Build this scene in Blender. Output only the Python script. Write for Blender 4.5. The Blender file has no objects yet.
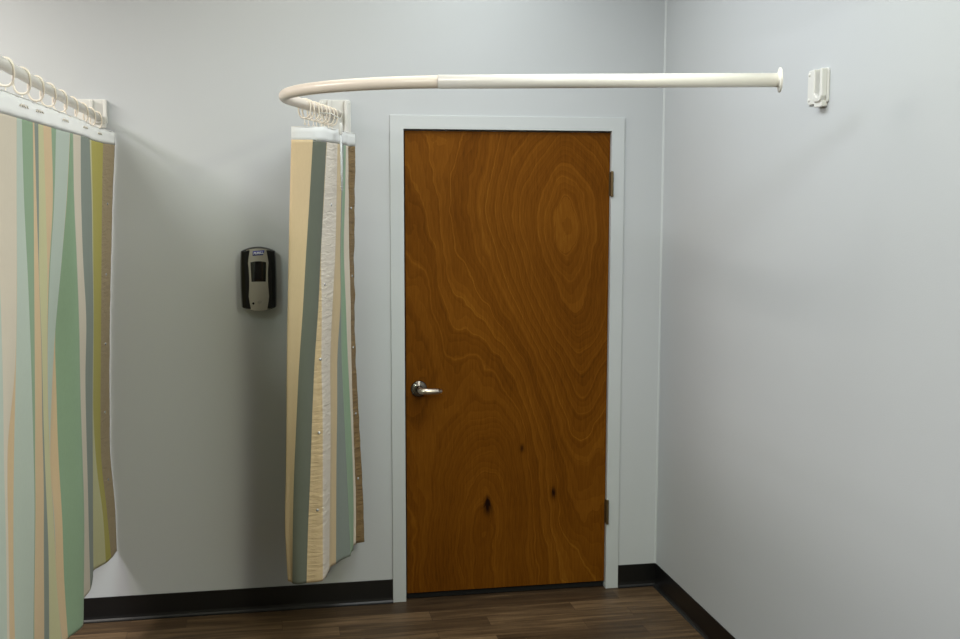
import bpy, bmesh, math, random
from mathutils import Vector, Matrix
random.seed(7)
PI = math.pi
SC = bpy.context.scene
COL = SC.collection

# ------------------------------------------------------------------ camera
CAMLOC = Vector((-0.6042, -4.8644, 1.8049))
yaw, pitch, roll = 0.1893, -0.1143, 0.0016
FWD = Vector((math.sin(yaw)*math.cos(pitch), math.cos(yaw)*math.cos(pitch), math.sin(pitch)))
RGT = Vector((math.cos(yaw), -math.sin(yaw), 0))
UPV = RGT.cross(FWD)
r2 = RGT*math.cos(roll) + UPV*math.sin(roll)
u2 = -RGT*math.sin(roll) + UPV*math.cos(roll)
cam_data = bpy.data.cameras.new('camera')
cam_data.sensor_width = 36.0
cam_data.lens = 1155.3/960*36.0
cam_data.clip_start = 0.02
cam = bpy.data.objects.new('camera', cam_data)
COL.objects.link(cam)
m3 = Matrix((r2, u2, -FWD)).transposed()
cam.matrix_world = Matrix.Translation(CAMLOC) @ m3.to_4x4()
SC.camera = cam

# ------------------------------------------------------------------ world, lights, exposure
world = bpy.data.worlds.new('world')
SC.world = world
world.use_nodes = True
world.node_tree.nodes['Background'].inputs[0].default_value = (0.02, 0.02, 0.02, 1)
world.node_tree.nodes['Background'].inputs[1].default_value = 0.0
SC.view_settings.view_transform = 'Standard'
SC.view_settings.look = 'None'
SC.view_settings.gamma = 1.0
SC.view_settings.use_curve_mapping = False
SC.view_settings.exposure = 0.0

def area(name, loc, target, sx, sy, power, color, spread=180):
    d = bpy.data.lights.new(name, 'AREA')
    d.shape = 'RECTANGLE'; d.size = sx; d.size_y = sy
    d.energy = power; d.color = color; d.spread = math.radians(spread)
    o = bpy.data.objects.new(name, d); COL.objects.link(o)
    o.location = loc
    o.rotation_euler = (Vector(target)-Vector(loc)).to_track_quat('-Z', 'Y').to_euler()
    return o
#LIGHTS
CEIL = 2.97
area('ceiling_panel_left_bay_near_wall', (-2.7, -0.8, CEIL), (-2.7, -0.8, 0), 0.5, 1.2, 76, (1.000, 0.947, 0.868))
area('ceiling_panel_left_bay', (-1.9, -1.5, CEIL), (-1.9, -1.5, 0), 0.5, 1.2, 15, (1.000, 0.867, 0.733))
area('ceiling_panel_left_bay_rear', (-1.9, -3.6, CEIL), (-1.9, -3.6, 0), 0.5, 1.2, 66, (0.848, 1.000, 0.924))
area('ceiling_panel_left_bay_far', (-2.7, -3.6, CEIL), (-2.7, -3.6, 0), 0.5, 1.2, 38, (0.737, 0.579, 1.000))
area('ceiling_panel_near_door', (0.3, -0.8, CEIL), (0.3, -0.8, 0), 0.5, 1.2, 10.8, (0.960, 1.000, 0.960))
area('ceiling_panel_main', (0.3, -1.5, CEIL), (0.3, -1.5, 0), 0.5, 1.2, 14, (0.857, 0.893, 1.000))
area('ceiling_panel_main_middle', (0.3, -2.4, CEIL), (0.3, -2.4, 0), 0.5, 1.2, 15, (0.933, 1.000, 0.800))
area('ceiling_panel_main_rear', (0.3, -3.6, CEIL), (0.3, -3.6, 0), 0.5, 1.2, 15, (0.867, 0.733, 1.000))
area('ceiling_panel_rear_right', (0.8, -4.6, CEIL), (0.8, -4.6, 0), 0.5, 1.2, 76, (1.000, 1.000, 0.684))
area('ceiling_panel_between_curtains', (-0.5, -0.8, CEIL), (-0.5, -0.8, 0), 0.5, 1.2, 4.5, (1.000, 0.933, 0.756))
#ENDLIGHTS

# ------------------------------------------------------------------ materials
def lin(c):
    return tuple(((v/255)/12.92 if v/255 <= .04045 else ((v/255+.055)/1.055)**2.4) for v in c)
def mat(name, rgb, rough=0.6, metal=0.0, spec=0.5, bump=0.0, bscale=200, vary=0.0, vscale=3.0, k=1.0, stretch=(1, 1, 1), coat=0.0):
    """rgb in 0..255 sRGB"""
    m = bpy.data.materials.new(name); m.use_nodes = True
    nt = m.node_tree; N = nt.nodes; L = nt.links
    b = N['Principled BSDF']
    c = [min(1, v*k) for v in lin(rgb)]
    b.inputs['Base Color'].default_value = (*c, 1)
    b.inputs['Roughness'].default_value = rough
    b.inputs['Metallic'].default_value = metal
    b.inputs['Specular IOR Level'].default_value = spec
    b.inputs['Coat Weight'].default_value = coat
    tc = N.new('ShaderNodeTexCoord'); mp = N.new('ShaderNodeMapping')
    mp.inputs['Scale'].default_value = stretch
    L.new(tc.outputs['Object'], mp.inputs[0])
    no = N.new('ShaderNodeTexNoise'); no.inputs['Scale'].default_value = vscale; no.inputs['Detail'].default_value = 4
    L.new(mp.outputs[0], no.inputs[0])
    mx = N.new('ShaderNodeMix'); mx.data_type = 'RGBA'
    mx.inputs[6].default_value = (*[v*(1-vary) for v in c], 1)
    mx.inputs[7].default_value = (*[min(1, v*(1+vary)) for v in c], 1)
    L.new(no.outputs[0], mx.inputs[0]); L.new(mx.outputs[2], b.inputs['Base Color'])
    if bump > 0:
        n2 = N.new('ShaderNodeTexNoise'); n2.inputs['Scale'].default_value = bscale; n2.inputs['Detail'].default_value = 3
        L.new(tc.outputs['Object'], n2.inputs[0])
        bp = N.new('ShaderNodeBump'); bp.inputs['Strength'].default_value = bump; bp.inputs['Distance'].default_value = 0.002
        L.new(n2.outputs[0], bp.inputs['Height']); L.new(bp.outputs[0], b.inputs['Normal'])
    return m
WALLC = (184, 188, 191)
M_wall = mat('painted_drywall', WALLC, 0.62, bump=0.12, bscale=260, vary=0.01, spec=0.3)
M_ceil = mat('ceiling_tile', (140, 139, 134), 0.9, bump=0.3, bscale=60)
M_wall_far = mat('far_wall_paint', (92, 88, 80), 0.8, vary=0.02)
M_frame = mat('frame_paint', (186, 191, 193), 0.42, vary=0.01)
M_white = mat('white_plastic', (208, 208, 204), 0.3, vary=0.01)
M_rod = mat('white_enamel_tube', (226, 224, 218), 0.28)
M_rodtan = mat('cream_enamel_tube', (222, 210, 197), 0.3)
M_ring = mat('ivory_plastic', (224, 215, 200), 0.3)
M_base = mat('black_rubber_base', (9, 9, 10), 0.38, vary=0.1, vscale=6)
M_black = mat('black_plastic', (8, 8, 9), 0.35, spec=.3)
M_glossblack = mat('smoked_window', (5, 5, 6), 0.12)
M_silver = mat('silver_plastic', (150, 146, 136), 0.45, metal=0.3, vary=0.02)
M_blue = mat('blue_badge', (28, 38, 120), 0.4)
M_badgewhite = mat('badge_white', (225, 228, 240), 0.5)
M_grey = mat('grey_print', (120, 117, 110), 0.5)
M_nickel = mat('brushed_nickel', (205, 196, 184), 0.3, metal=1.0, vary=0.04, vscale=40)
M_darknickel = mat('polished_nickel', (120, 114, 106), 0.2, metal=1.0)
M_hinge = mat('hinge_bronze', (112, 96, 70), 0.38, metal=0.8, vary=0.1, vscale=60)
M_snap = mat('snap_metal', (215, 220, 222), 0.2, metal=0.7)
M_dark = mat('dark_hall_side', (5, 5, 5), 0.9)

def cloth(name, rgb, k=.98, wr=0.0):
    m = mat(name, rgb, 0.85, spec=0.15, k=k, vary=0.05, vscale=260, stretch=(1, 1, .18))
    nt = m.node_tree; N = nt.nodes; L = nt.links; b = N['Principled BSDF']
    b.inputs['Sheen Weight'].default_value = 0.08
    tc = N.new('ShaderNodeTexCoord')
    w = N.new('ShaderNodeTexNoise'); w.inputs['Scale'].default_value = 9; w.inputs['Detail'].default_value = 3
    L.new(tc.outputs['Object'], w.inputs[0])
    bp = N.new('ShaderNodeBump'); bp.inputs['Strength'].default_value = 0.22; bp.inputs['Distance'].default_value = 0.01
    L.new(w.outputs[0], bp.inputs['Height']); L.new(bp.outputs[0], b.inputs['Normal'])
    if wr > 0:
        mp = N.new('ShaderNodeMapping'); mp.inputs['Scale'].default_value = (8, 8, 38)
        L.new(tc.outputs['Object'], mp.inputs[0])
        w2 = N.new('ShaderNodeTexNoise'); w2.inputs['Scale'].default_value = 1.6; w2.inputs['Detail'].default_value = 4
        w2.inputs['Distortion'].default_value = 0.8
        L.new(mp.outputs[0], w2.inputs[0])
        b2 = N.new('ShaderNodeBump'); b2.inputs['Strength'].default_value = wr; b2.inputs['Distance'].default_value = 0.02
        L.new(w2.outputs[0], b2.inputs['Height']); L.new(bp.outputs[0], b2.inputs['Normal']); L.new(b2.outputs[0], b.inputs['Normal'])
    return m
C_mint = cloth('mint_cloth', (180, 193, 184))
C_green = cloth('green_cloth', (138, 163, 137))
C_cream = cloth('cream_cloth', (206, 197, 182))
C_tan = cloth('tan_cloth', (206, 182, 148))
C_slate = cloth('slate_cloth', (130, 140, 134))
C_olive = cloth('olive_cloth', (176, 167, 84))
C_pale = cloth('pale_yellow_cloth', (194, 192, 152))
C_brown = cloth('brown_hem_cloth', (160, 143, 114), wr=0.35)
C_brownd = cloth('dark_brown_hem_cloth', (138, 114, 78), k=.80, wr=0.6)
C_gold = cloth('gold_tan_cloth', (206, 186, 150), k=.88)
C_goldw = cloth('gold_hem_cloth', (206, 184, 146), k=.86, wr=0.35)
C_creamw = cloth('cream_hem_cloth', (214, 206, 194), k=.95, wr=0.35)
C_slateg = cloth('slate_green_cloth', (124, 130, 117), k=.62)

def mesh_band_mat():
    m = bpy.data.materials.new('white_net'); m.use_nodes = True
    nt = m.node_tree; N = nt.nodes; L = nt.links; b = N['Principled BSDF']; out = N['Material Output']
    b.inputs['Base Color'].default_value = (.84, .86, .86, 1); b.inputs['Roughness'].default_value = .7
    tr = N.new('ShaderNodeBsdfTransparent'); mx = N.new('ShaderNodeMixShader')
    tl = N.new('ShaderNodeBsdfTranslucent'); tl.inputs[0].default_value = (.84, .86, .86, 1)
    m2 = N.new('ShaderNodeMixShader'); m2.inputs[0].default_value = .3
    L.new(b.outputs[0], m2.inputs[1]); L.new(tl.outputs[0], m2.inputs[2])
    mx.inputs[0].default_value = .9
    L.new(tr.outputs[0], mx.inputs[1]); L.new(m2.outputs[0], mx.inputs[2]); L.new(mx.outputs[0], out.inputs[0])
    return m
M_net = mesh_band_mat()
def wand_mat():
    m = bpy.data.materials.new('clear_acrylic'); m.use_nodes = True
    b = m.node_tree.nodes['Principled BSDF']
    b.inputs['Base Color'].default_value = (.85, .9, .93, 1); b.inputs['Roughness'].default_value = .06
    b.inputs['Transmission Weight'].default_value = .45; b.inputs['IOR'].default_value = 1.45
    return m
M_wand = wand_mat()

def wood_mat():
    m = bpy.data.materials.new('stained_birch_veneer'); m.use_nodes = True
    nt = m.node_tree; N = nt.nodes; L = nt.links; b = N['Principled BSDF']
    tc = N.new('ShaderNodeTexCoord'); sep = N.new('ShaderNodeSeparateXYZ'); L.new(tc.outputs['Object'], sep.inputs[0])
    def math_(op, a, c=None, d=None):
        n = N.new('ShaderNodeMath'); n.operation = op
        for i, v in enumerate((a, c, d)):
            if v is None: continue
            if isinstance(v, (int, float)): n.inputs[i].default_value = v
            else: L.new(v, n.inputs[i])
        return n.outputs[0]
    def noise(scale, vec, detail=3, dist=0.0, rough=.5):
        n = N.new('ShaderNodeTexNoise'); n.inputs['Scale'].default_value = scale; n.inputs['Detail'].default_value = detail
        n.inputs['Distortion'].default_value = dist; n.inputs['Roughness'].default_value = rough
        L.new(vec, n.inputs[0]); return n.outputs[0]
    def mapped(sc):
        mp = N.new('ShaderNodeMapping'); mp.inputs['Scale'].default_value = sc; L.new(tc.outputs['Object'], mp.inputs[0]); return mp.outputs[0]
    X, Z = sep.outputs[0], sep.outputs[2]
    def hump(cx, cz, rx, rz, tilt=0.0):
        dx = math_('SUBTRACT', X, cx); dz = math_('SUBTRACT', Z, cz)
        dx = math_('ADD', dx, math_('MULTIPLY', dz, tilt))
        a = math_('POWER', math_('ABSOLUTE', math_('DIVIDE', dx, rx)), 2.0)
        c = math_('POWER', math_('ABSOLUTE', math_('DIVIDE', dz, rz)), 2.0)
        return math_('EXPONENT', math_('MULTIPLY', math_('ADD', a, c), -1.0))
    f = math_('MULTIPLY', hump(.70, 1.62, .30, .62, .06), 1.3)
    f = math_('SUBTRACT', f, math_('MULTIPLY', hump(.36, .18, .24, .78), 1.15))
    f = math_('ADD', f, math_('MULTIPLY', hump(.80, .95, .14, .45), .35))
    f = math_('SUBTRACT', f, math_('MULTIPLY', hump(.02, 1.15, .16, .6), .35))
    f = math_('ADD', f, math_('MULTIPLY', X, .25))
    n1 = noise(1.9, mapped((1.6, 1, .8)), 3)
    f = math_('ADD', f, math_('MULTIPLY', n1, .62))
    n2 = noise(9, mapped((1, 1, 1.3)), 4, 0.4)
    f = math_('ADD', f, math_('MULTIPLY', n2, .055))
    fr = math_('FRACT', math_('MULTIPLY', f, 8.0))
    fr2 = math_('FRACT', math_('MULTIPLY', f, 23.0))
    ramp = N.new('ShaderNodeValToRGB'); L.new(fr, ramp.inputs[0])
    e = ramp.color_ramp.elements
    e[0].position = 0.0; e[0].color = (.56, .56, .56, 1)
    e[1].position = 1.0; e[1].color = (.46, .46, .46, 1)
    for pos, v in ((.35, .48), (.78, .40), (.88, .44), (.95, .66)):
        x = e.new(pos); x.color = (v, v, v, 1)
    g = noise(5, mapped((26, 1, 1.6)), 5, 0, .6)
    g3 = noise(2.0, mapped((1, 1, .8)), 2)
    fine = noise(60, mapped((3, 1, .35)), 3)
    wn = N.new('ShaderNodeTexWhiteNoise'); wn.noise_dimensions = '1D'; L.new(math_('FLOOR', math_('MULTIPLY', f, 8.0)), wn.inputs['W'])
    rl = math_('MULTIPLY', math_('SUBTRACT', ramp.outputs[0], .46), math_('ADD', math_('MULTIPLY', wn.outputs[0], .9), .15))
    rl = math_('ADD', rl, math_('MULTIPLY', math_('SUBTRACT', wn.outputs[0], .5), .11))
    s = math_('ADD', math_('ADD', rl, .46), math_('MULTIPLY', math_('SUBTRACT', g, .5), .30))
    s = math_('ADD', s, math_('MULTIPLY', math_('SUBTRACT', fr2, .5), .09))
    s = math_('ADD', s, math_('MULTIPLY', math_('SUBTRACT', g3, .5), .35))
    s = math_('ADD', s, math_('MULTIPLY', math_('SUBTRACT', fine, .5), .22))
    # small pin knots
    for cx, cz, rr in ((.365, .40, .017), (.365, .43, .010), (.52, .66, .009), (.665, .45, .012)):
        s = math_('SUBTRACT', s, math_('MULTIPLY', hump(cx, cz, rr, rr*2.2), .40))
    cr = N.new('ShaderNodeValToRGB'); L.new(s, cr.inputs[0])
    ce = cr.color_ramp.elements
    ce[0].position = .05; ce[0].color = (*[v for v in WD0], 1)
    ce[1].position = 1.0; ce[1].color = (*[v for v in WD3], 1)
    x = ce.new(.40); x.color = (*[v for v in WD1], 1)
    x = ce.new(.62); x.color = (*[v for v in WD2], 1)
    L.new(cr.outputs[0], b.inputs['Base Color'])
    b.inputs['Roughness'].default_value = .5; b.inputs['Specular IOR Level'].default_value = .06
    bp = N.new('ShaderNodeBump'); bp.inputs['Strength'].default_value = .05; bp.inputs['Distance'].default_value = .002
    L.new(g, bp.inputs['Height']); L.new(bp.outputs[0], b.inputs['Normal'])
    return m
WD0 = (.010, .003, .0002); WD1 = (.116, .037, .0018); WD2 = (.168, .059, .0042); WD3 = (.30, .135, .014)
M_door = wood_mat()

def floor_mat():
    m = bpy.data.materials.new('vinyl_plank'); m.use_nodes = True
    nt = m.node_tree; N = nt.nodes; L = nt.links; b = N['Principled BSDF']
    tc = N.new('ShaderNodeTexCoord')
    mp = N.new('ShaderNodeMapping'); mp.inputs['Location'].default_value = (0.31, 0.035, 0)
    L.new(tc.outputs['Object'], mp.inputs[0])
    br = N.new('ShaderNodeTexBrick'); L.new(mp.outputs[0], br.inputs[0])
    br.offset = .37; br.offset_frequency = 2; br.squash = 1
    br.inputs['Scale'].default_value = 1; br.inputs['Mortar Size'].default_value = .0012; br.inputs['Mortar Smooth'].default_value = .2
    br.inputs['Brick Width'].default_value = .62; br.inputs['Row Height'].default_value = .105
    br.inputs['Color1'].default_value = (0, 0, 0, 1); br.inputs['Color2'].default_value = (1, 1, 1, 1); br.inputs['Mortar'].default_value = (.0, .0, .0, 1)
    br.inputs['Bias'].default_value = 0
    def noise(sc, s, detail, dist=0):
        m_ = N.new('ShaderNodeMapping'); m_.inputs['Scale'].default_value = sc; L.new(tc.outputs['Object'], m_.inputs[0])
        ad = N.new('ShaderNodeVectorMath'); ad.operation = 'ADD'; L.new(m_.outputs[0], ad.inputs[0])
        sc_ = N.new('ShaderNodeVectorMath'); sc_.operation = 'SCALE'; sc_.inputs[3].default_value = 7.0
        L.new(br.outputs['Color'], sc_.inputs[0]); L.new(sc_.outputs[0], ad.inputs[1])
        n = N.new('ShaderNodeTexNoise'); n.inputs['Scale'].default_value = s; n.inputs['Detail'].default_value = detail
        n.inputs['Distortion'].default_value = dist; L.new(ad.outputs[0], n.inputs[0]); return n.outputs[0]
    a = noise((1.6, 22, 1), 1.5, 6, .6); c = noise((5, 90, 1), 1.2, 4)
    def M(op, x, y):
        n = N.new('ShaderNodeMath'); n.operation = op
        for i, v in enumerate((x, y)):
            if isinstance(v, (int, float)): n.inputs[i].default_value = v
            else: L.new(v, n.inputs[i])
        return n.outputs[0]
    s = M('ADD', M('MULTIPLY', br.outputs['Color'], .36), M('MULTIPLY', a, .95))
    s = M('ADD', s, M('MULTIPLY', c, .55))
    s = M('SUBTRACT', s, .46)
    r = N.new('ShaderNodeValToRGB'); L.new(s, r.inputs[0])
    e = r.color_ramp.elements
    e[0].position = .05; e[0].color = (.022, .012, .006, 1)
    e[1].position = .95; e[1].color = (.22, .14, .074, 1)
    x = e.new(.45); x.color = (.072, .044, .022, 1)
    mx = N.new('ShaderNodeMix'); mx.data_type = 'RGBA'; L.new(br.outputs['Fac'], mx.inputs[0]); L.new(r.outputs[0], mx.inputs[6])
    mx.inputs[7].default_value = (.05, .03, .018, 1)
    L.new(mx.outputs[2], b.inputs['Base Color'])
    b.inputs['Roughness'].default_value = .5; b.inputs['Specular IOR Level'].default_value = .3
    return m
M_floor = floor_mat()

# ------------------------------------------------------------------ mesh helpers
def obj(name, bm, m, parent=None, smooth=False, bevel=0.0, seg=2):
    me = bpy.data.meshes.new(name)
    bmesh.ops.recalc_face_normals(bm, faces=bm.faces)
    bm.to_mesh(me); bm.free()
    ms = m if isinstance(m, (list, tuple)) else [m]
    for x in ms: me.materials.append(x)
    if smooth:
        for p in me.polygons: p.use_smooth = True
    o = bpy.data.objects.new(name, me); COL.objects.link(o)
    if parent: o.parent = parent
    if bevel > 0:
        md = o.modifiers.new('bevel', 'BEVEL'); md.width = bevel; md.segments = seg; md.limit_method = 'ANGLE'; md.angle_limit = math.radians(40)
    return o
def box(bm, x0, x1, y0, y1, z0, z1):
    vs = [bm.verts.new((x, y, z)) for x in (x0, x1) for y in (y0, y1) for z in (z0, z1)]
    for f in ((0, 1, 3, 2), (4, 6, 7, 5), (0, 4, 5, 1), (2, 3, 7, 6), (0, 2, 6, 4), (1, 5, 7, 3)):
        bm.faces.new([vs[i] for i in f])
def tube(bm, pts, r, n=16, caps=True, closed=False):
    pts = [Vector(p) for p in pts]; rings = []
    N = len(pts); up = None
    for i, p in enumerate(pts):
        if closed: t = (pts[(i+1) % N]-pts[i-1]).normalized()
        else: t = (pts[min(i+1, N-1)]-pts[max(i-1, 0)]).normalized()
        if up is None:
            up = Vector((0, 0, 1)) if abs(t.z) < .9 else Vector((0, 1, 0))
        s = t.cross(up).normalized(); up = s.cross(t).normalized()
        rr = r[i] if isinstance(r, (list, tuple)) else r
        rings.append([bm.verts.new(p+s*math.cos(a)*rr+up*math.sin(a)*rr) for a in [2*PI*k/n for k in range(n)]])
    M_ = N if closed else N-1
    for i in range(M_):
        A, B = rings[i], rings[(i+1) % N]
        for k in range(n): bm.faces.new((A[k], A[(k+1) % n], B[(k+1) % n], B[k]))
    if caps and not closed:
        bm.faces.new(rings[0][::-1]); bm.faces.new(rings[-1])
def lathe(bm, c, axis, prof, n=28):
    """prof: (distance along axis, radius)"""
    axis = Vector(axis).normalized(); c = Vector(c)
    a = Vector((0, 0, 1)) if abs(axis.z) < .9 else Vector((1, 0, 0))
    s = axis.cross(a).normalized(); u = s.cross(axis)
    R = [[bm.verts.new(c+axis*d+(s*math.cos(2*PI*k/n)+u*math.sin(2*PI*k/n))*max(r, 1e-4)) for k in range(n)] for d, r in prof]
    for A, B in zip(R, R[1:]):
        for k in range(n): bm.faces.new((A[k], A[(k+1) % n], B[(k+1) % n], B[k]))
    bm.faces.new(R[0][::-1]); bm.faces.new(R[-1])
def prism(bm, pts, origin, U, V, W, depth):
    """polygon pts (u, v) on plane origin,U,V extruded along W by depth"""
    o = Vector(origin); U = Vector(U); V = Vector(V); W = Vector(W)
    a = [bm.verts.new(o+U*u+V*v) for u, v in pts]; b = [bm.verts.new(o+U*u+V*v+W*depth) for u, v in pts]
    n = len(pts)
    bm.faces.new(a); bm.faces.new(b[::-1])
    for i in range(n): bm.faces.new((a[i], a[(i+1) % n], b[(i+1) % n], b[i]))
def rrect(x0, x1, y0, y1, r, n=6):
    o = []
    for cx, cy, a0 in ((x1-r, y1-r, 0), (x0+r, y1-r, 90), (x0+r, y0+r, 180), (x1-r, y0+r, 270)):
        for k in range(n+1):
            a = math.radians(a0+90*k/n); o.append((cx+r*math.cos(a), cy+r*math.sin(a)))
    return o
def empty(name, loc, label=None, cat=None, group=None, kind=None):
    o = bpy.data.objects.new(name, None); COL.objects.link(o); o.location = loc; o.empty_display_size = .05
    tag(o, label, cat, group, kind); return o
def tag(o, label=None, cat=None, group=None, kind=None):
    if label: o['label'] = label
    if cat: o['category'] = cat
    if group: o['group'] = group
    if kind: o['kind'] = kind
    return o
def sub(name, bm, m, root, **k):
    """bm in world coordinates; placed under root keeping its world position"""
    off = Vector((0, 0, 0)); q = root
    while q is not None: off += q.location; q = q.parent
    bmesh.ops.translate(bm, verts=bm.verts, vec=-off)
    return obj(name, bm, m, root, **k)
def struct(name, bm, m, **k):
    o = obj(name, bm, m, **k); o['kind'] = 'structure'; return o

# ------------------------------------------------------------------ room shell
XR, XL, YF, H = 1.1445, -3.7, -6.4, 3.0
W_, DH, FW = 0.9065, 2.045, 0.0579
bm = bmesh.new(); box(bm, XL-.1, XR+.1, YF-.1, .9, -.05, 0); struct('floor', bm, M_floor)
bm = bmesh.new(); box(bm, XL-.1, XR+.1, YF-.1, .12, H, H+.06); struct('ceiling', bm, M_ceil)
bm = bmesh.new()
FO = FW*.85
box(bm, XL, -FO, 0, .12, 0, H); box(bm, W_+FO, XR, 0, .12, 0, H); box(bm, -FO, W_+FO, 0, .12, DH+FO, H)
struct('wall_back', bm, M_wall)
bm = bmesh.new(); box(bm, XR, XR+.1, YF, .12, 0, H); struct('wall_right', bm, M_wall)
bm = bmesh.new(); box(bm, XL-.1, XL, YF, .12, 0, H); struct('wall_left', bm, M_wall_far)
bm = bmesh.new(); box(bm, XL-.1, XR+.1, YF-.1, YF, 0, H); struct('wall_front', bm, M_wall_far)
# thin paint bead in the wall corner
bm = bmesh.new(); prism(bm, [(0, 0), (-.007, 0), (-.003, -.003), (0, -.007)], (XR, 0, .1), (1, 0, 0), (0, 1, 0), (0, 0, 1), H-.1)
struct('trim_1', bm, M_frame)
# rubber cove base: profile (out from the wall, height)
BB = 0.1032
prof = [(0, BB), (.0035, BB), (.004, BB-.002), (.004, .022), (.006, .011), (.011, .005), (.018, .0022), (.018, 0), (0, 0)]
def cove(name, runs):
    bm = bmesh.new()
    for (ax, ay), (bx_, by), out in runs:
        A = Vector((ax, ay, 0)); B = Vector((bx_, by, 0)); o = Vector(out)
        prism(bm, prof, A, o, (0, 0, 1), (B-A).normalized(), (B-A).length)
    return struct(name, bm, M_base)
cove('baseboard_back', [((XL, 0), (-FW, 0), (0, -1, 0)), ((W_+FW, 0), (XR, 0), (0, -1, 0))])
cove('baseboard_right', [((XR, 0), (XR, YF), (-1, 0, 0))])
cove('baseboard_left', [((XL, 0), (XL, YF), (1, 0, 0))])

# ------------------------------------------------------------------ door
door = empty('door_1', (0, 0, 0), kind='structure')
bm = bmesh.new()
FY = -.008
prism(bm, [(-FW, 0), (-FW, DH+FW), (W_+FW, DH+FW), (W_+FW, 0), (W_, 0), (W_, DH), (0, DH), (0, 0)], (0, FY, 0), (1, 0, 0), (0, 0, 1), (0, 1, 0), .10-FY)
box(bm, 0, .012, .062, .10, 0, DH); box(bm, W_-.012, W_, .062, .10, 0, DH); box(bm, .012, W_-.012, .062, .10, DH-.012, DH)
sub('door_frame', bm, M_frame, door, bevel=.0015)
DY = .013
bm = bmesh.new(); box(bm, .007, W_-.0012, DY, DY+.044, .030, DH-.006)
sub('door_leaf', bm, M_door, door, bevel=.001)['label'] = 'stained flat wooden door leaf with swirling grain'
bm = bmesh.new(); box(bm, .001, W_-.001, .101, .118, 0, DH-.001)
sub('unlit_hall_sheet', bm, M_dark, door)  # black sheet behind the door, its colour standing in for the unlit hallway
bm = bmesh.new(); box(bm, .008, W_-.007, DY+.010, DY+.034, .004, .031)
sub('door_sweep', bm, M_dark, door)
for z0, z1 in ((1.766, 1.870), (.303, .409)):
    bm = bmesh.new()
    xh = W_+.002
    lathe(bm, (xh, FY-.004, z0), (0, 0, 1), [(-.004, .003), (-.002, .006), (.0, .0065), ((z1-z0)*.33, .0065), ((z1-z0)*.331, .006), ((z1-z0)*.34, .0065), ((z1-z0)*.66, .0065), ((z1-z0)*.661, .006), ((z1-z0)*.67, .0065), (z1-z0, .0065), (z1-z0+.002, .006), (z1-z0+.004, .003)], n=14)
    box(bm, W_-.0045, W_-.0014, DY-.002, DY, z0, z1)
    box(bm, W_-.0014, W_-.0002, FY-.004, DY+.02, z0, z1)
    sub('hinge', bm, M_hinge, door)
# lever handle
hx, hz = .0625, .940
hd = empty('lever_handle', (hx, DY, hz)); hd.parent = door
bm = bmesh.new(); lathe(bm, (hx, DY, hz), (0, -1, 0), [(0, .033), (.004, .036), (.009, .034), (.013, .026), (.015, .016), (.030, .0125), (.034, .0125)], n=36)
sub('rose', bm, M_darknickel, hd, smooth=True)
bm = bmesh.new()
P = [(hx, DY-.030, hz), (hx, DY-.048, hz-.0), (hx+.003, DY-.058, hz-.001), (hx+.012, DY-.064, hz-.002), (hx+.03, DY-.065, hz-.003), (hx+.055, DY-.064, hz-.003), (hx+.072, DY-.062, hz-.003), (hx+.076, DY-.0615, hz-.003), (hx+.0765, DY-.0615, hz-.003), (hx+.088, DY-.060, hz-.003), (hx+.092, DY-.0595, hz-.003)]
tube(bm, P, [.0125, .013, .0145, .0145, .014, .0128, .0118, .0114, .0098, .0095, .004], n=18)
bmesh.ops.scale(bm, verts=bm.verts, vec=(1, 1, 1))
sub('lever', bm, M_nickel, hd, smooth=True)
bm = bmesh.new(); box(bm, .001, .005, DY+.004, DY+.036, hz-.03, hz+.03); sub('latch_plate', bm, M_darknickel, door)

# ------------------------------------------------------------------ curtain rods and their brackets
def rounded_path(pts, r, n=14):
    o = [Vector(pts[0])]
    for a, b, c in zip(pts, pts[1:], pts[2:]):
        a, b, c = Vector(a), Vector(b), Vector(c)
        d1 = (a-b).normalized(); d2 = (c-b).normalized()
        ang = d1.angle(d2); t = r/math.tan(ang/2)
        p1 = b+d1*t; ce = b+(d1+d2).normalized()*(r/math.sin(ang/2))
        v1 = p1-ce; v2 = (b+d2*t)-ce
        for k in range(n+1):
            w = k/n; th = v1.angle(v2)
            v = (v1*math.sin((1-w)*th)+v2*math.sin(w*th))/math.sin(th); o.append(ce+v)
    o.append(Vector(pts[-1])); return o

def flange_bm(c, d, r=.034):
    bm = bmesh.new()
    lathe(bm, c, d, [(-.006, .0200), (-.0055, .0215), (-.0035, .0215), (-.003, r-.002), (-.002, r), (.002, r), (.0035, r-.002)], n=40)
    return bm
ROD_Z = 2.0985
A = Vector((-.278, -.0305, 2.098)); K = Vector((-.655, -1.445, ROD_Z)); E_ = Vector((.814, -1.842, 2.0985))
rod = empty('curtain_rod', A, 'white curved curtain rod spanning in front of the door from the mid wall bracket', 'curtain rod')
path = rounded_path([A, K, E_], .64, 26)
Ed = (E_-K).normalized()
seam = K + Ed*((-.096-K.x)/Ed.x)
bm = bmesh.new(); tube(bm, path[:-1]+[seam], .0182, n=24); o = sub('curved_tube', bm, M_rodtan, rod, smooth=True); o['label'] = 'cream tinted curved tube'
bm = bmesh.new(); tube(bm, [seam-Ed*.002, E_-Ed*.004], .0195, n=24); sub('straight_tube', bm, M_rod, rod, smooth=True)
sub('end_flange', flange_bm(E_, Ed), M_rod, rod, bevel=.0)

LA = Vector((-1.218, -.0305, 2.076)); LB = Vector((-1.2, -3.1, 2.118)); LC = Vector((XL+.006, -3.1, 2.118))
lrod = empty('curtain_rod', LA, 'white curtain rod at left carrying the wide striped curtain on rings', 'curtain rod')
bm = bmesh.new(); tube(bm, rounded_path([LA, LB, LC], .5, 16), .0150, n=24); sub('tube', bm, M_rod, lrod, smooth=True)
sub('end_flange', flange_bm(LC+Vector((0, 0, 0)), Vector((-1, 0, 0))), M_rod, lrod)

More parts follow.
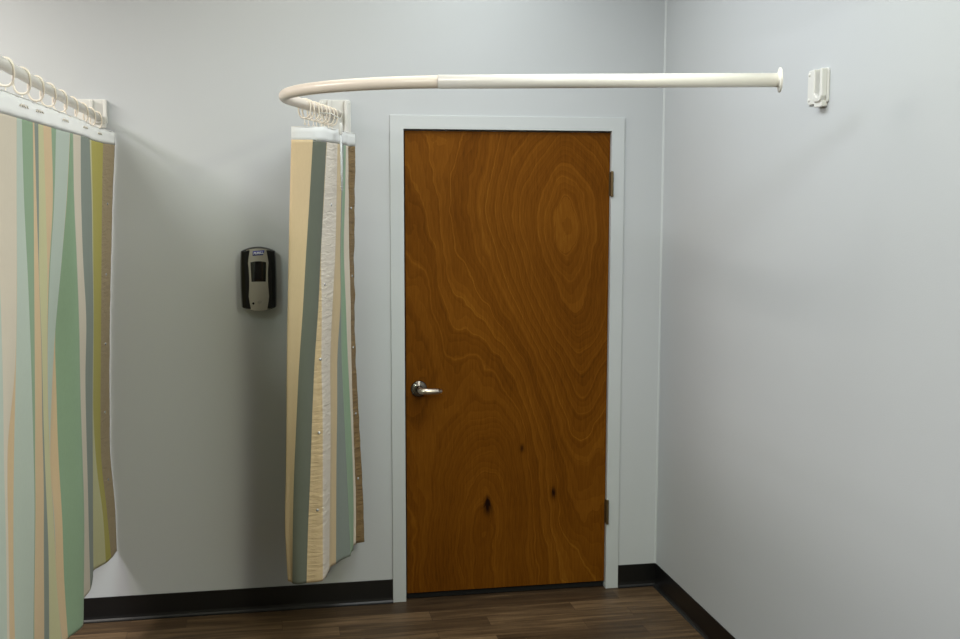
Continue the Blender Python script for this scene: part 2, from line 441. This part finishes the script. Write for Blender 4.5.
def bracket(label, c, U, W, w, h, ru=0.0, rw=.07, s=.019, dep=.022):
    """wall plate with an upright U shaped rod receiver, three screw heads and a bottom lip"""
    c = Vector(c); U = Vector(U); W = Vector(W); V = Vector((0, 0, 1))
    root = empty('rod_bracket', c, label, 'bracket')
    bm = bmesh.new(); prism(bm, rrect(-w/2, w/2, -h/2, h/2, .012), c, U, V, W, .007)
    plate = sub('wall_plate', bm, M_white, root, bevel=.002)
    a0, a1 = ru-rw/2, ru+rw/2; b0, b1 = -h/2+.004, h/2-.002; t = .015
    inner = [(ru+s, b1), (ru+s, b0+t+s)] + [(ru+s*math.cos(q), b0+t+s-s*math.sin(q)) for q in [PI*k/10 for k in range(1, 10)]] + [(ru-s, b0+t+s), (ru-s, b1)]
    R_ = rw/2
    outer = [(a0, b1), (a0, b0+R_*.55), (a0+R_*.25, b0+R_*.12), (a0+R_*.6, b0), (a1-R_*.6, b0), (a1-R_*.25, b0+R_*.12), (a1, b0+R_*.55), (a1, b1)]
    bm = bmesh.new(); prism(bm, outer+inner, c+W*.006, U, V, W, dep)
    sub('receiver', bm, M_white, root, bevel=.003)
    bm = bmesh.new(); prism(bm, rrect(a0+.006, a1-.006, -h/2-.012, -h/2+.010, .006), c, U, V, W, .020)
    sub('bottom_lip', bm, M_white, root, bevel=.002)
    for u, v in ((-w/2+.012, h/2-.014), (-w/2+.012, -h/2+.014), (w/2-.012, h/2-.014)):
        bm = bmesh.new(); lathe(bm, c+U*u+V*v+W*.006, W, [(0, .0062), (.002, .006), (.0035, .004), (.004, .001)], n=14)
        sub('screw', bm, M_white, plate, smooth=True)
    return root
bracket('empty white rod bracket alone on the right wall', (XR, -1.426, 2.121), (0, -1, 0), (-1, 0, 0), .135, .108, .030, .064, .016, .019)
bracket('white wall bracket above the bunched curtain left of the door', (-.284, 0, 2.078), (-1, 0, 0), (0, -1, 0), .13, .165, -.010, .085, .027)
bracket('white wall bracket holding the rod of the wide left curtain', (-1.247, 0, 2.098), (-1, 0, 0), (0, -1, 0), .125, .10, -.029, .066, .0195)

# ------------------------------------------------------------------ curtain rings
def ring_bm(hook):
    bm = bmesh.new(); hw, hh = .0215, .0340; pts = []
    for k in range(28):
        a = 2*PI*k/28; x = hw*math.copysign(abs(math.cos(a))**.8, math.cos(a)); z = hh*math.copysign(abs(math.sin(a))**.8, math.sin(a)); pts.append((x, 0, z))
    tube(bm, pts, .0032, n=8, closed=True)
    return bm
def hook_bm(ln):
    bm = bmesh.new()
    tube(bm, [(0, 0, -.0345), (0, 0, -.0365-ln*.6), (.003, 0, -.0365-ln*.9), (.004, .001, -.0365-ln), (0, .002, -.0375-ln), (-.003, .002, -.0365-ln*.8)], .0017, n=6)
    return bm
rproto = None
def ring(loc, rz, label, group):
    global rproto
    if rproto is None:
        r = empty('curtain_ring', loc)
        obj('oval_loop', ring_bm(0), M_ring, r, smooth=True); obj('hook', hook_bm(.020), M_ring, r, smooth=True); rproto = r
    else:
        r = rproto.copy(); COL.objects.link(r)
        for ch in list(rproto.children):
            c = ch.copy(); COL.objects.link(c); c.parent = r
    r.location = loc; r.rotation_euler = (0, 0, rz); r['label'] = label; r['category'] = 'ring'; r['group'] = group
def lrod_at(y):
    t = (y-LA.y)/(LB.y-LA.y); return LA+(LB-LA)*t
for y in (-.10, -.285, -.49, -.733, -.97, -1.188, -1.39, -1.598, -1.811, -2.03, -2.25, -2.45):
    q = lrod_at(y)
    ring((q.x, q.y, q.z-.0170), random.uniform(-.1, .1), 'ivory oval curtain ring hanging on the left rod above the wide curtain', 'rings on the left rod')
Ad = (K-A).normalized()
for s in (.10, .17, .25, .31, .40, .455, .54, .60):
    q = A+Ad*s
    ring((q.x, q.y, q.z-.0145), math.atan2(Ad.y, Ad.x)+PI/2+random.uniform(-.1, .1), 'ivory oval curtain ring bunched on the curved rod over the narrow curtain', 'rings on the curved rod')

# ------------------------------------------------------------------ curtains
from mathutils import noise as mnoise
MID = [[(-0.477, -0.55, 1.975), (-0.486, -0.545, 1.7656), (-0.494, -0.54, 1.5563), (-0.502, -0.535, 1.3469), (-0.509, -0.53, 1.1375), (-0.514, -0.525, 0.9281), (-0.52, -0.52, 0.7188), (-0.526, -0.515, 0.5094), (-0.519, -0.51, 0.3)], [(-0.402, -0.56, 1.975), (-0.417, -0.5575, 1.7656), (-0.433, -0.555, 1.5563), (-0.448, -0.5525, 1.3469), (-0.465, -0.55, 1.1375), (-0.478, -0.5475, 0.9281), (-0.49, -0.545, 0.7188), (-0.498, -0.5425, 0.5094), (-0.503, -0.54, 0.3)], [(-0.349, -0.5, 1.975), (-0.363, -0.5056, 1.7656), (-0.377, -0.5112, 1.5563), (-0.39, -0.5169, 1.3469), (-0.407, -0.5225, 1.1375), (-0.419, -0.5281, 0.9281), (-0.429, -0.5338, 0.7188), (-0.441, -0.5394, 0.5094), (-0.45, -0.545, 0.3)], [(-0.347, -0.49, 1.975), (-0.361, -0.495, 1.7656), (-0.375, -0.5, 1.5563), (-0.376, -0.505, 1.3469), (-0.38, -0.51, 1.1375), (-0.379, -0.515, 0.9281), (-0.382, -0.52, 0.7188), (-0.385, -0.525, 0.5094), (-0.388, -0.53, 0.3)], [(-0.299, -0.35, 1.975), (-0.306, -0.3587, 1.7656), (-0.314, -0.3675, 1.5563), (-0.328, -0.3762, 1.3469), (-0.34, -0.385, 1.1375), (-0.342, -0.3937, 0.9281), (-0.346, -0.4025, 0.7188), (-0.352, -0.4113, 0.5094), (-0.357, -0.42, 0.3)], [(-0.276, -0.28, 1.975), (-0.283, -0.2875, 1.7656), (-0.29, -0.295, 1.5563), (-0.292, -0.3025, 1.3469), (-0.307, -0.31, 1.1375), (-0.311, -0.3175, 0.9281), (-0.317, -0.325, 0.7188), (-0.321, -0.3325, 0.5094), (-0.325, -0.34, 0.3)], [(-0.266, -0.24, 1.975), (-0.275, -0.2412, 1.7656), (-0.284, -0.2425, 1.5563), (-0.285, -0.2437, 1.3469), (-0.286, -0.245, 1.1375), (-0.28, -0.2462, 0.9281), (-0.273, -0.2475, 0.7188), (-0.266, -0.2487, 0.5094), (-0.26, -0.25, 0.3)], [(-0.254, -0.18, 1.975), (-0.26, -0.1787, 1.7656), (-0.267, -0.1775, 1.5563), (-0.262, -0.1762, 1.3469), (-0.257, -0.175, 1.1375), (-0.249, -0.1738, 0.9281), (-0.242, -0.1725, 0.7188), (-0.239, -0.1713, 0.5094), (-0.242, -0.17, 0.3)], [(-0.241, -0.12, 1.975), (-0.241, -0.1212, 1.7669), (-0.242, -0.1225, 1.5588), (-0.238, -0.1237, 1.3506), (-0.238, -0.125, 1.1425), (-0.235, -0.1263, 0.9344), (-0.231, -0.1275, 0.7263), (-0.226, -0.1288, 0.5181), (-0.228, -0.13, 0.31)], [(-0.206, -0.06, 1.975), (-0.211, -0.065, 1.7669), (-0.216, -0.07, 1.5588), (-0.218, -0.075, 1.3506), (-0.217, -0.08, 1.1425), (-0.21, -0.085, 0.9344), (-0.201, -0.09, 0.7263), (-0.193, -0.095, 0.5181), (-0.188, -0.1, 0.31)]]
LEFT = [[(-1.172, -2.568, 1.975), (-1.19, -2.5345, 1.7656), (-1.209, -2.501, 1.5563), (-1.227, -2.4675, 1.3469), (-1.246, -2.434, 1.1375), (-1.264, -2.4005, 0.9281), (-1.283, -2.367, 0.7188), (-1.301, -2.3335, 0.5094), (-1.32, -2.3, 0.3)], [(-1.171, -2.125, 1.975), (-1.186, -2.0781, 1.7656), (-1.196, -2.0312, 1.5563), (-1.209, -1.9844, 1.3469), (-1.225, -1.9375, 1.1375), (-1.239, -1.8906, 0.9281), (-1.255, -1.8438, 0.7188), (-1.272, -1.7969, 0.5094), (-1.291, -1.75, 0.3)], [(-1.171, -1.887, 1.975), (-1.186, -1.8536, 1.7656), (-1.201, -1.8203, 1.5563), (-1.22, -1.7869, 1.3469), (-1.253, -1.7535, 1.1375), (-1.272, -1.7201, 0.9281), (-1.284, -1.6867, 0.7188), (-1.296, -1.6534, 0.5094), (-1.311, -1.62, 0.3)], [(-1.171, -1.885, 1.975), (-1.188, -1.8431, 1.7656), (-1.204, -1.8013, 1.5563), (-1.223, -1.7594, 1.3469), (-1.244, -1.7175, 1.1375), (-1.263, -1.6756, 0.9281), (-1.279, -1.6338, 0.7188), (-1.292, -1.5919, 0.5094), (-1.309, -1.55, 0.3)], [(-1.171, -1.823, 1.975), (-1.185, -1.7639, 1.7656), (-1.195, -1.7047, 1.5563), (-1.207, -1.6456, 1.3469), (-1.221, -1.5865, 1.1375), (-1.236, -1.5274, 0.9281), (-1.256, -1.4683, 0.7188), (-1.277, -1.4091, 0.5094), (-1.297, -1.35, 0.3)], [(-1.171, -1.679, 1.975), (-1.185, -1.6354, 1.7656), (-1.2, -1.5917, 1.5563), (-1.215, -1.5481, 1.3469), (-1.23, -1.5045, 1.1375), (-1.247, -1.4609, 0.9281), (-1.264, -1.4173, 0.7188), (-1.281, -1.3736, 0.5094), (-1.297, -1.33, 0.3)], [(-1.171, -1.659, 1.975), (-1.184, -1.6016, 1.7656), (-1.196, -1.5442, 1.5563), (-1.208, -1.4869, 1.3469), (-1.224, -1.4295, 1.1375), (-1.238, -1.3721, 0.9281), (-1.256, -1.3148, 0.7188), (-1.273, -1.2574, 0.5094), (-1.291, -1.2, 0.3)], [(-1.171, -1.603, 1.975), (-1.187, -1.5489, 1.7656), (-1.204, -1.4948, 1.5563), (-1.215, -1.4406, 1.3469), (-1.228, -1.3865, 1.1375), (-1.239, -1.3324, 0.9281), (-1.249, -1.2782, 0.7188), (-1.264, -1.2241, 0.5094), (-1.281, -1.17, 0.3)], [(-1.171, -1.531, 1.975), (-1.183, -1.4709, 1.7656), (-1.197, -1.4107, 1.5563), (-1.216, -1.3506, 1.3469), (-1.232, -1.2905, 1.1375), (-1.242, -1.2304, 0.9281), (-1.25, -1.1703, 0.7188), (-1.258, -1.1101, 0.5094), (-1.261, -1.05, 0.3)], [(-1.171, -1.407, 1.975), (-1.182, -1.3611, 1.7656), (-1.208, -1.3153, 1.5563), (-1.229, -1.2694, 1.3469), (-1.243, -1.2235, 1.1375), (-1.251, -1.1776, 0.9281), (-1.256, -1.1318, 0.7188), (-1.262, -1.0859, 0.5094), (-1.262, -1.04, 0.3)], [(-1.171, -1.325, 1.975), (-1.19, -1.2881, 1.7656), (-1.216, -1.2512, 1.5563), (-1.237, -1.2144, 1.3469), (-1.251, -1.1775, 1.1375), (-1.257, -1.1406, 0.9281), (-1.26, -1.1038, 0.7188), (-1.265, -1.0669, 0.5094), (-1.263, -1.03, 0.3)], [(-1.171, -1.072, 1.975), (-1.19, -1.0655, 1.7656), (-1.215, -1.059, 1.5563), (-1.242, -1.0525, 1.3469), (-1.262, -1.046, 1.1375), (-1.275, -1.0395, 0.9281), (-1.271, -1.033, 0.7188), (-1.273, -1.0265, 0.5094), (-1.264, -1.02, 0.3)], [(-1.171, -1.068, 1.975), (-1.191, -1.0533, 1.7656), (-1.218, -1.0385, 1.5563), (-1.246, -1.0237, 1.3469), (-1.253, -1.009, 1.1375), (-1.257, -0.9942, 0.9281), (-1.256, -0.9795, 0.7188), (-1.26, -0.9647, 0.5094), (-1.258, -0.95, 0.3)], [(-1.17, -1.053, 1.975), (-1.175, -1.0251, 1.7656), (-1.179, -0.9972, 1.5563), (-1.185, -0.9694, 1.3469), (-1.192, -0.9415, 1.1375), (-1.197, -0.9136, 0.9281), (-1.202, -0.8857, 0.7188), (-1.213, -0.8579, 0.5094), (-1.226, -0.83, 0.3)], [(-1.17, -0.859, 1.975), (-1.183, -0.8104, 1.7656), (-1.191, -0.7617, 1.5563), (-1.195, -0.7131, 1.3469), (-1.212, -0.6645, 1.1375), (-1.223, -0.6159, 0.9281), (-1.232, -0.5673, 0.7188), (-1.242, -0.5186, 0.5094), (-1.251, -0.47, 0.3)], [(-1.175, -0.62, 1.975), (-1.18, -0.5837, 1.7656), (-1.189, -0.5475, 1.5563), (-1.198, -0.5112, 1.3469), (-1.212, -0.475, 1.1375), (-1.225, -0.4387, 0.9281), (-1.236, -0.4025, 0.7188), (-1.248, -0.3663, 0.5094), (-1.26, -0.33, 0.3)], [(-1.185, -0.5, 1.975), (-1.193, -0.4575, 1.7656), (-1.204, -0.415, 1.5563), (-1.215, -0.3725, 1.3469), (-1.229, -0.33, 1.1375), (-1.242, -0.2875, 0.9281), (-1.243, -0.245, 0.7188), (-1.232, -0.2025, 0.5094), (-1.233, -0.16, 0.3)], [(-1.182, -0.2, 1.975), (-1.194, -0.1875, 1.7656), (-1.205, -0.175, 1.5563), (-1.215, -0.1625, 1.3469), (-1.225, -0.15, 1.1375), (-1.235, -0.1375, 0.9281), (-1.241, -0.125, 0.7188), (-1.229, -0.1125, 0.5094), (-1.22, -0.1, 0.3)], [(-1.16, -0.005, 1.975), (-1.176, -0.005, 1.7656), (-1.188, -0.005, 1.5563), (-1.2, -0.005, 1.3469), (-1.209, -0.005, 1.1375), (-1.216, -0.005, 0.9281), (-1.221, -0.005, 0.7188), (-1.21, -0.005, 0.5094), (-1.208, -0.005, 0.3)]]
def cr(p0, p1, p2, p3, t):
    return .5*((2*p1)+(-p0+p2)*t+(2*p0-5*p1+4*p2-p3)*t*t+(-p0+3*p1-3*p2+p3)*t*t*t)
def lerp_col(col, t, hem=0.0):
    """a stripe edge: list of points from top to bottom, read at t in 0..1"""
    n = len(col)-1; f = t*n; i = min(int(f), n-1); u = f-i
    P = [Vector(col[max(0, min(n, j))]) for j in (i-1, i, i+1, i+2)]
    return cr(*P, u)
def build_curtain(root, cols, mats, crinkle, rows=84, sub_=7, amp=None, band=.047):
    nb = len(cols); G = []
    for r in range(rows+1):
        t = r/rows; E = [lerp_col(c, t) for c in cols]; line = []
        for k in range(nb-1):
            p0, p1, p2, p3 = E[max(k-1, 0)], E[k], E[k+1], E[min(k+2, nb-1)]
            # keep tangents tame on very uneven stripes
            L = (p2-p1).length
            def lim(v): return v if v.length < L*1.2 else v.normalized()*L*1.2
            m1 = lim((p2-p0)*.5); m2 = lim((p3-p1)*.5)
            d = p2-p1; nrm = Vector((-d.y, d.x, 0)); nrm = nrm.normalized() if nrm.length > 1e-6 else Vector((1, 0, 0))
            a_ = (amp[k] if amp else 0)
            for j in range(sub_+(1 if k == nb-2 else 0)):
                u = j/sub_
                h00 = 2*u**3-3*u*u+1; h10 = u**3-2*u*u+u; h01 = -2*u**3+3*u*u; h11 = u**3-u*u
                p = p1*h00+m1*h10+p2*h01+m2*h11
                p = p+nrm*(a_*math.sin(PI*u)*(.55+.45*t))
                c = crinkle[k]
                if c:
                    z = p.z*34
                    v = mnoise.noise(Vector((z*.55, k*3.1+u*1.3, 0)))+.6*mnoise.noise(Vector((z*1.3, u*3+k, 5)))
                    p = p+nrm*(v*c*math.sin(PI*min(1, max(0, u*.9+.05))))+Vector((0, 0, v*c*.3))
                    if k == nb-2 and j > sub_-3: p.x += c*.8*mnoise.noise(Vector((z*.4, 9, 2)))
                line.append(p)
        G.append(line)
    bm = bmesh.new(); V = [[bm.verts.new(p) for p in l] for l in G]
    for r in range(rows):
        for i in range(len(V[0])-1):
            f = bm.faces.new((V[r][i], V[r][i+1], V[r+1][i+1], V[r+1][i])); f.material_index = min(i//sub_, nb-2)
    off = root.location
    top = [p.copy() for p in G[0]]
    bmesh.ops.translate(bm, verts=bm.verts, vec=-off)
    me = bpy.data.meshes.new('fabric'); bm.to_mesh(me); bm.free()
    used = []
    for x in mats:
        if x not in used: used.append(x)
    for x in used: me.materials.append(x)
    idx = [used.index(x) for x in mats]
    for p in me.polygons: p.material_index = idx[p.material_index]; p.use_smooth = True
    o = bpy.data.objects.new('fabric', me); COL.objects.link(o); o.parent = root
    sd = o.modifiers.new('thickness', 'SOLIDIFY'); sd.thickness = .0014; sd.offset = 0
    # white net heading above the fabric
    bm = bmesh.new(); prev = None; s = 0; B = []
    for i, p in enumerate(top):
        if i: s += (p-top[i-1]).length
        wv = .004*math.cos(s*2*PI/.2)
        B.append([bm.verts.new(p+Vector((.0004, 0, -.006+(band+.006+wv)*q))-off) for q in (0, .33, .66, 1)])
    for a, b in zip(B, B[1:]):
        for q in range(3): bm.faces.new((a[q], b[q], b[q+1], a[q+1]))
    nt_ = obj('net_heading', bm, M_net, root, smooth=True)
    md = nt_.modifiers.new('thickness', 'SOLIDIFY'); md.thickness = .0008; md.offset = 0
    # bound top tape of the net
    bm = bmesh.new(); tube(bm, [v[3].co.copy() if False else (p+Vector((0, 0, band))-off) for v, p in zip(B, top)][::3], .0016, n=6)
    obj('heading_tape', bm, M_white, root, smooth=True)
    return G
def snap(root, G, k, u, z, sub_=7, out=(0, -1, 0)):
    rows = len(G)-1
    best = min(range(rows+1), key=lambda r: abs(G[r][k*sub_+3].z-z))
    i = k*sub_+u*sub_; a = G[best][int(i)]; b = G[best][min(int(i)+1, len(G[0])-1)]
    p = a.lerp(b, i-int(i))
    d = (b-a); n = Vector((d.y, -d.x, 0)).normalized()
    if n.dot(CAMLOC-p) < 0: n = -n
    bm = bmesh.new(); lathe(bm, p+n*.0005, n, [(0, .0058), (.002, .0056), (.003, .0040), (.0034, .001)], n=14)
    sub('snap', bm, M_snap, root, smooth=True)

# wide curtain along the left rod
cl = empty('curtain', (-1.2, -1.3, .3), 'wide striped green, tan and grey curtain hanging at the left edge', 'curtain')
lm = [C_mint, C_mint, C_cream, C_tan, C_mint, C_green, C_tan, C_slate, C_pale, C_tan, C_green, C_mint, C_tan, C_green, C_cream, C_slate, C_pale, C_olive, C_brown]
lm = lm[1:]
lm[0] = C_mint
def fold(L, i, back):
    """a hidden pleat behind stripe edge i: two more edges tucked to the left and further from the camera"""
    a, b = L[i], L[i+1]; o1, o2 = [], []; n = len(a)-1
    for j in range(n+1):
        A_, B_ = Vector(a[j]), Vector(b[j]); g = j/n
        P1 = A_.lerp(B_, .18+.30*g); P2 = A_.lerp(B_, .3+.45*g)
        o1.append((P1.x-back*g, P1.y, P1.z)); o2.append((P2.x-back*.55*g, P2.y, P2.z))
    return [o1, o2]
LEFT = LEFT[:14]+fold(LEFT, 13, .030)+LEFT[14:16]+fold(LEFT, 15, .022)+LEFT[16:]
lm = lm[:13]+[C_green, C_cream]+lm[13:15]+[C_slate, C_pale]+lm[15:]
ncol = len(LEFT)
lamp_ = [0]*(ncol-1)
cr_ = [0]*(ncol-1); cr_[-1] = .0022
GL = build_curtain(cl, LEFT, lm, cr_, amp=lamp_)
for z in (1.739, 1.46, 1.18, .897, .618): snap(cl, GL, ncol-2, .45, z)

# hook ends showing through the net of the wide curtain
for y in (-.285, -.733, -1.188, -1.598, -1.811):
    row = GL[0]; p = min(row, key=lambda q: abs(q.y-y))
    bm = bmesh.new(); tube(bm, [p+Vector((.0045, (j-3)*.016, .026+(.0035 if j % 2 else -.002))) for j in range(7)], .0018, n=6)
    sub('net_stitch', bm, M_ring, cl, smooth=True)

# narrow bunched curtain on the leg of the curved rod
b0 = MID[0]
def shifted(dx, dy): return [(x+dx, y+dy, z) for x, y, z in b0]
back = [(.20, .44), (.10, .36), (.15, .28), (.05, .22), (.12, .14), (.03, .07)]
MIDC = [shifted(*d) for d in back]+MID
nbk = len(back)
mm = [C_mint, C_green, C_cream, C_olive, C_mint, C_tan]+[C_gold, C_slateg, C_goldw, C_creamw, C_gold, C_slate, C_green, C_cream, C_brownd]
am = [0]*6+[.010, -.008, .004, 0, .006, .006, .006, .004, 0]
ck = [0]*6+[0, .0012, .0034, .0018, 0, 0, 0, 0, .006]
cm = empty('curtain', (-.35, -.3, .3), 'narrow bunched striped curtain hanging between the soap dispenser and the door', 'curtain')
GM = build_curtain(cm, MIDC, mm, ck, amp=am)
for z in (1.722, 1.434, 1.151, .868, .587): snap(cm, GM, nbk+8, .4, z)
for z, k, u in ((1.743, 3, .6), (1.444, 3, .3), (1.16, 2, .8), (.873, 2, .6), (.576, 2, .6)): snap(cm, GM, nbk+k, u, z)

# pull wand
wd = empty('curtain_wand', (-.291, -.42, 2.055), 'clear plastic pull wand hanging in front of the bunched curtain', 'curtain wand')
bm = bmesh.new(); tube(bm, [(-.291, -.42, 2.035), (-.288, -.42, 1.79)], .0042, n=12); sub('rod', bm, M_wand, wd, smooth=True)
bm = bmesh.new(); lathe(bm, (-.291, -.42, 2.0), (0, 0, 1), [(0, .005), (.004, .0075), (.038, .0075), (.045, .004)], n=14); sub('cap', bm, M_white, wd, smooth=True)
bm = bmesh.new(); tube(bm, [(-.291, -.42, 2.043), (-.293, -.424, 2.06), (-.325, -.43, 2.078), (-.37, -.432, 2.0805)], .002, n=8); sub('hook', bm, M_white, wd, smooth=True)

# ------------------------------------------------------------------ hand sanitiser dispenser
CX, CZ, DW, DHH = -.607, 1.428, .137, .258
dsp = empty('soap_dispenser', (CX, 0, CZ), 'black and silver hand sanitiser dispenser mounted on the back wall', 'dispenser')
def outline(hw, hh, arch, r=.02, waist=0.0, n=10):
    """rounded shield: arched top and bottom, sides pulled in by waist"""
    pts = []
    for k in range(n+1):
        u = -1+2*k/n; pts.append((hw*u, hh-arch*u*u))
    for k in range(1, n):
        v = 1-2*k/n; pts.append((hw-waist*(1-v*v), v*(hh-arch)))
    for k in range(n+1):
        u = 1-2*k/n; pts.append((hw*u, -hh+arch*u*u))
    for k in range(1, n):
        v = -1+2*k/n; pts.append((-hw+waist*(1-v*v), v*(hh-arch)))
    return pts
o3, U3, V3, W3 = Vector((CX, 0, CZ)), (1, 0, 0), (0, 0, 1), (0, -1, 0)
def layered(name, specs, m, **k):
    bm = bmesh.new(); R = []
    for pts, d in specs: R.append([bm.verts.new(o3+Vector((u, -d, v))) for u, v in pts])
    for A_, B_ in zip(R, R[1:]):
        n = len(A_)
        for i in range(n): bm.faces.new((A_[i], A_[(i+1) % n], B_[(i+1) % n], B_[i]))
    bm.faces.new(R[0][::-1]); bm.faces.new(R[-1])
    return sub(name, bm, m, dsp, **k)
layered('housing', [(outline(.063, .126, .018, waist=-.004), 0), (outline(.0695, .131, .018, waist=-.003), .012), (outline(.070, .132, .018, waist=-.003), .05), (outline(.066, .130, .015, waist=-.003), .074), (outline(.054, .124, .010, waist=.0), .086)], M_black, bevel=.002)
def bent(name, pts_fn, m, depth0, thick, nu=14, nv=24):
    """front plate: pts_fn(u, v) -> (x, z); bows outward in the middle"""
    bm = bmesh.new(); F = []; B_ = []
    for i in range(nv+1):
        fr_, br_ = [], []
        for j in range(nu+1):
            u = -1+2*j/nu; v = -1+2*i/nv; x, z = pts_fn(u, v)
            d = depth0+.010*(1-(x/.05)**2)-.004*(v*v)
            fr_.append(bm.verts.new(o3+Vector((x, -d-thick, z)))); br_.append(bm.verts.new(o3+Vector((x, -d, z))))
        F.append(fr_); B_.append(br_)
    for i in range(nv):
        for j in range(nu):
            bm.faces.new((F[i][j], F[i][j+1], F[i+1][j+1], F[i+1][j])); bm.faces.new((B_[i][j], B_[i+1][j], B_[i+1][j+1], B_[i][j+1]))
    for i in range(nv):
        bm.faces.new((F[i][0], F[i+1][0], B_[i+1][0], B_[i][0])); bm.faces.new((F[i][nu], B_[i][nu], B_[i+1][nu], F[i+1][nu]))
    for j in range(nu):
        bm.faces.new((F[0][j], B_[0][j], B_[0][j+1], F[0][j+1])); bm.faces.new((F[nv][j], F[nv][j+1], B_[nv][j+1], B_[nv][j]))
    return sub(name, bm, m, dsp, smooth=False)
def front(u, v):
    hw = .0375+.0105*abs(v)**2.0; hh = .1275-.008*u*u
    return (hw*u, hh*v)
bent('front_cover', front, M_silver, .076, .008)
def window(u, v):
    t = (v+1)/2; hw = .0275+.0045*t-.002*(abs(v)**8); return (hw*u, -.026+.104*t+.004*(1-u*u)*t)
bent('refill_window', window, M_glossblack, .0835, .0022)
def badge(u, v): return (.0005+.0235*u*(1-.06*(1-v))+.002*v, .1085+.0098*v+.0015*u)
badge_o = bent('blue_badge', badge, M_blue, .0832, .0022, 10, 3)
cu = bpy.data.curves.new('t', 'FONT'); cu.body = 'PURELL'; cu.size = .0135; cu.extrude = .0004; cu.align_x = 'CENTER'; cu.align_y = 'CENTER'; cu.shear = .25; cu.offset = .0002
tmp = bpy.data.objects.new('t', cu); COL.objects.link(tmp)
bpy.context.view_layer.update()
me = bpy.data.meshes.new_from_object(tmp.evaluated_get(bpy.context.evaluated_depsgraph_get())); bpy.data.objects.remove(tmp)
bmt = bmesh.new(); bmt.from_mesh(me)
bmesh.ops.rotate(bmt, verts=bmt.verts, cent=(0, 0, 0), matrix=Matrix.Rotation(PI/2, 3, 'X'))
xs = [v.co.x for v in bmt.verts]; sc = .040/(max(xs)-min(xs))
for v in bmt.verts:
    v.co.x *= sc; v.co.z += .0015*v.co.x/.02
    v.co += Vector((CX+.001, -(.0857+.010*(1-(v.co.x/.05)**2)), CZ+.1085))
sub('lettering', bmt, M_badgewhite, badge_o)
bm = bmesh.new(); lathe(bm, o3+Vector((-.023, -.0875, -.0965)), (0, -1, 0), [(0, .0046), (.004, .0046), (.005, .003)], n=16); sub('sensor', bm, M_glossblack, dsp)
bm = bmesh.new(); tube(bm, [o3+Vector((.002+.007*math.cos(a), -.0925, -.0915+.005*math.sin(a))) for a in [2*PI*k/16 for k in range(16)]], .0008, n=6, closed=True)
tube(bm, [o3+Vector((-.003, -.0925, -.0915)), o3+Vector((.007, -.0925, -.0915))], .0007, n=6)
sub('printed_mark', bm, M_grey, dsp)
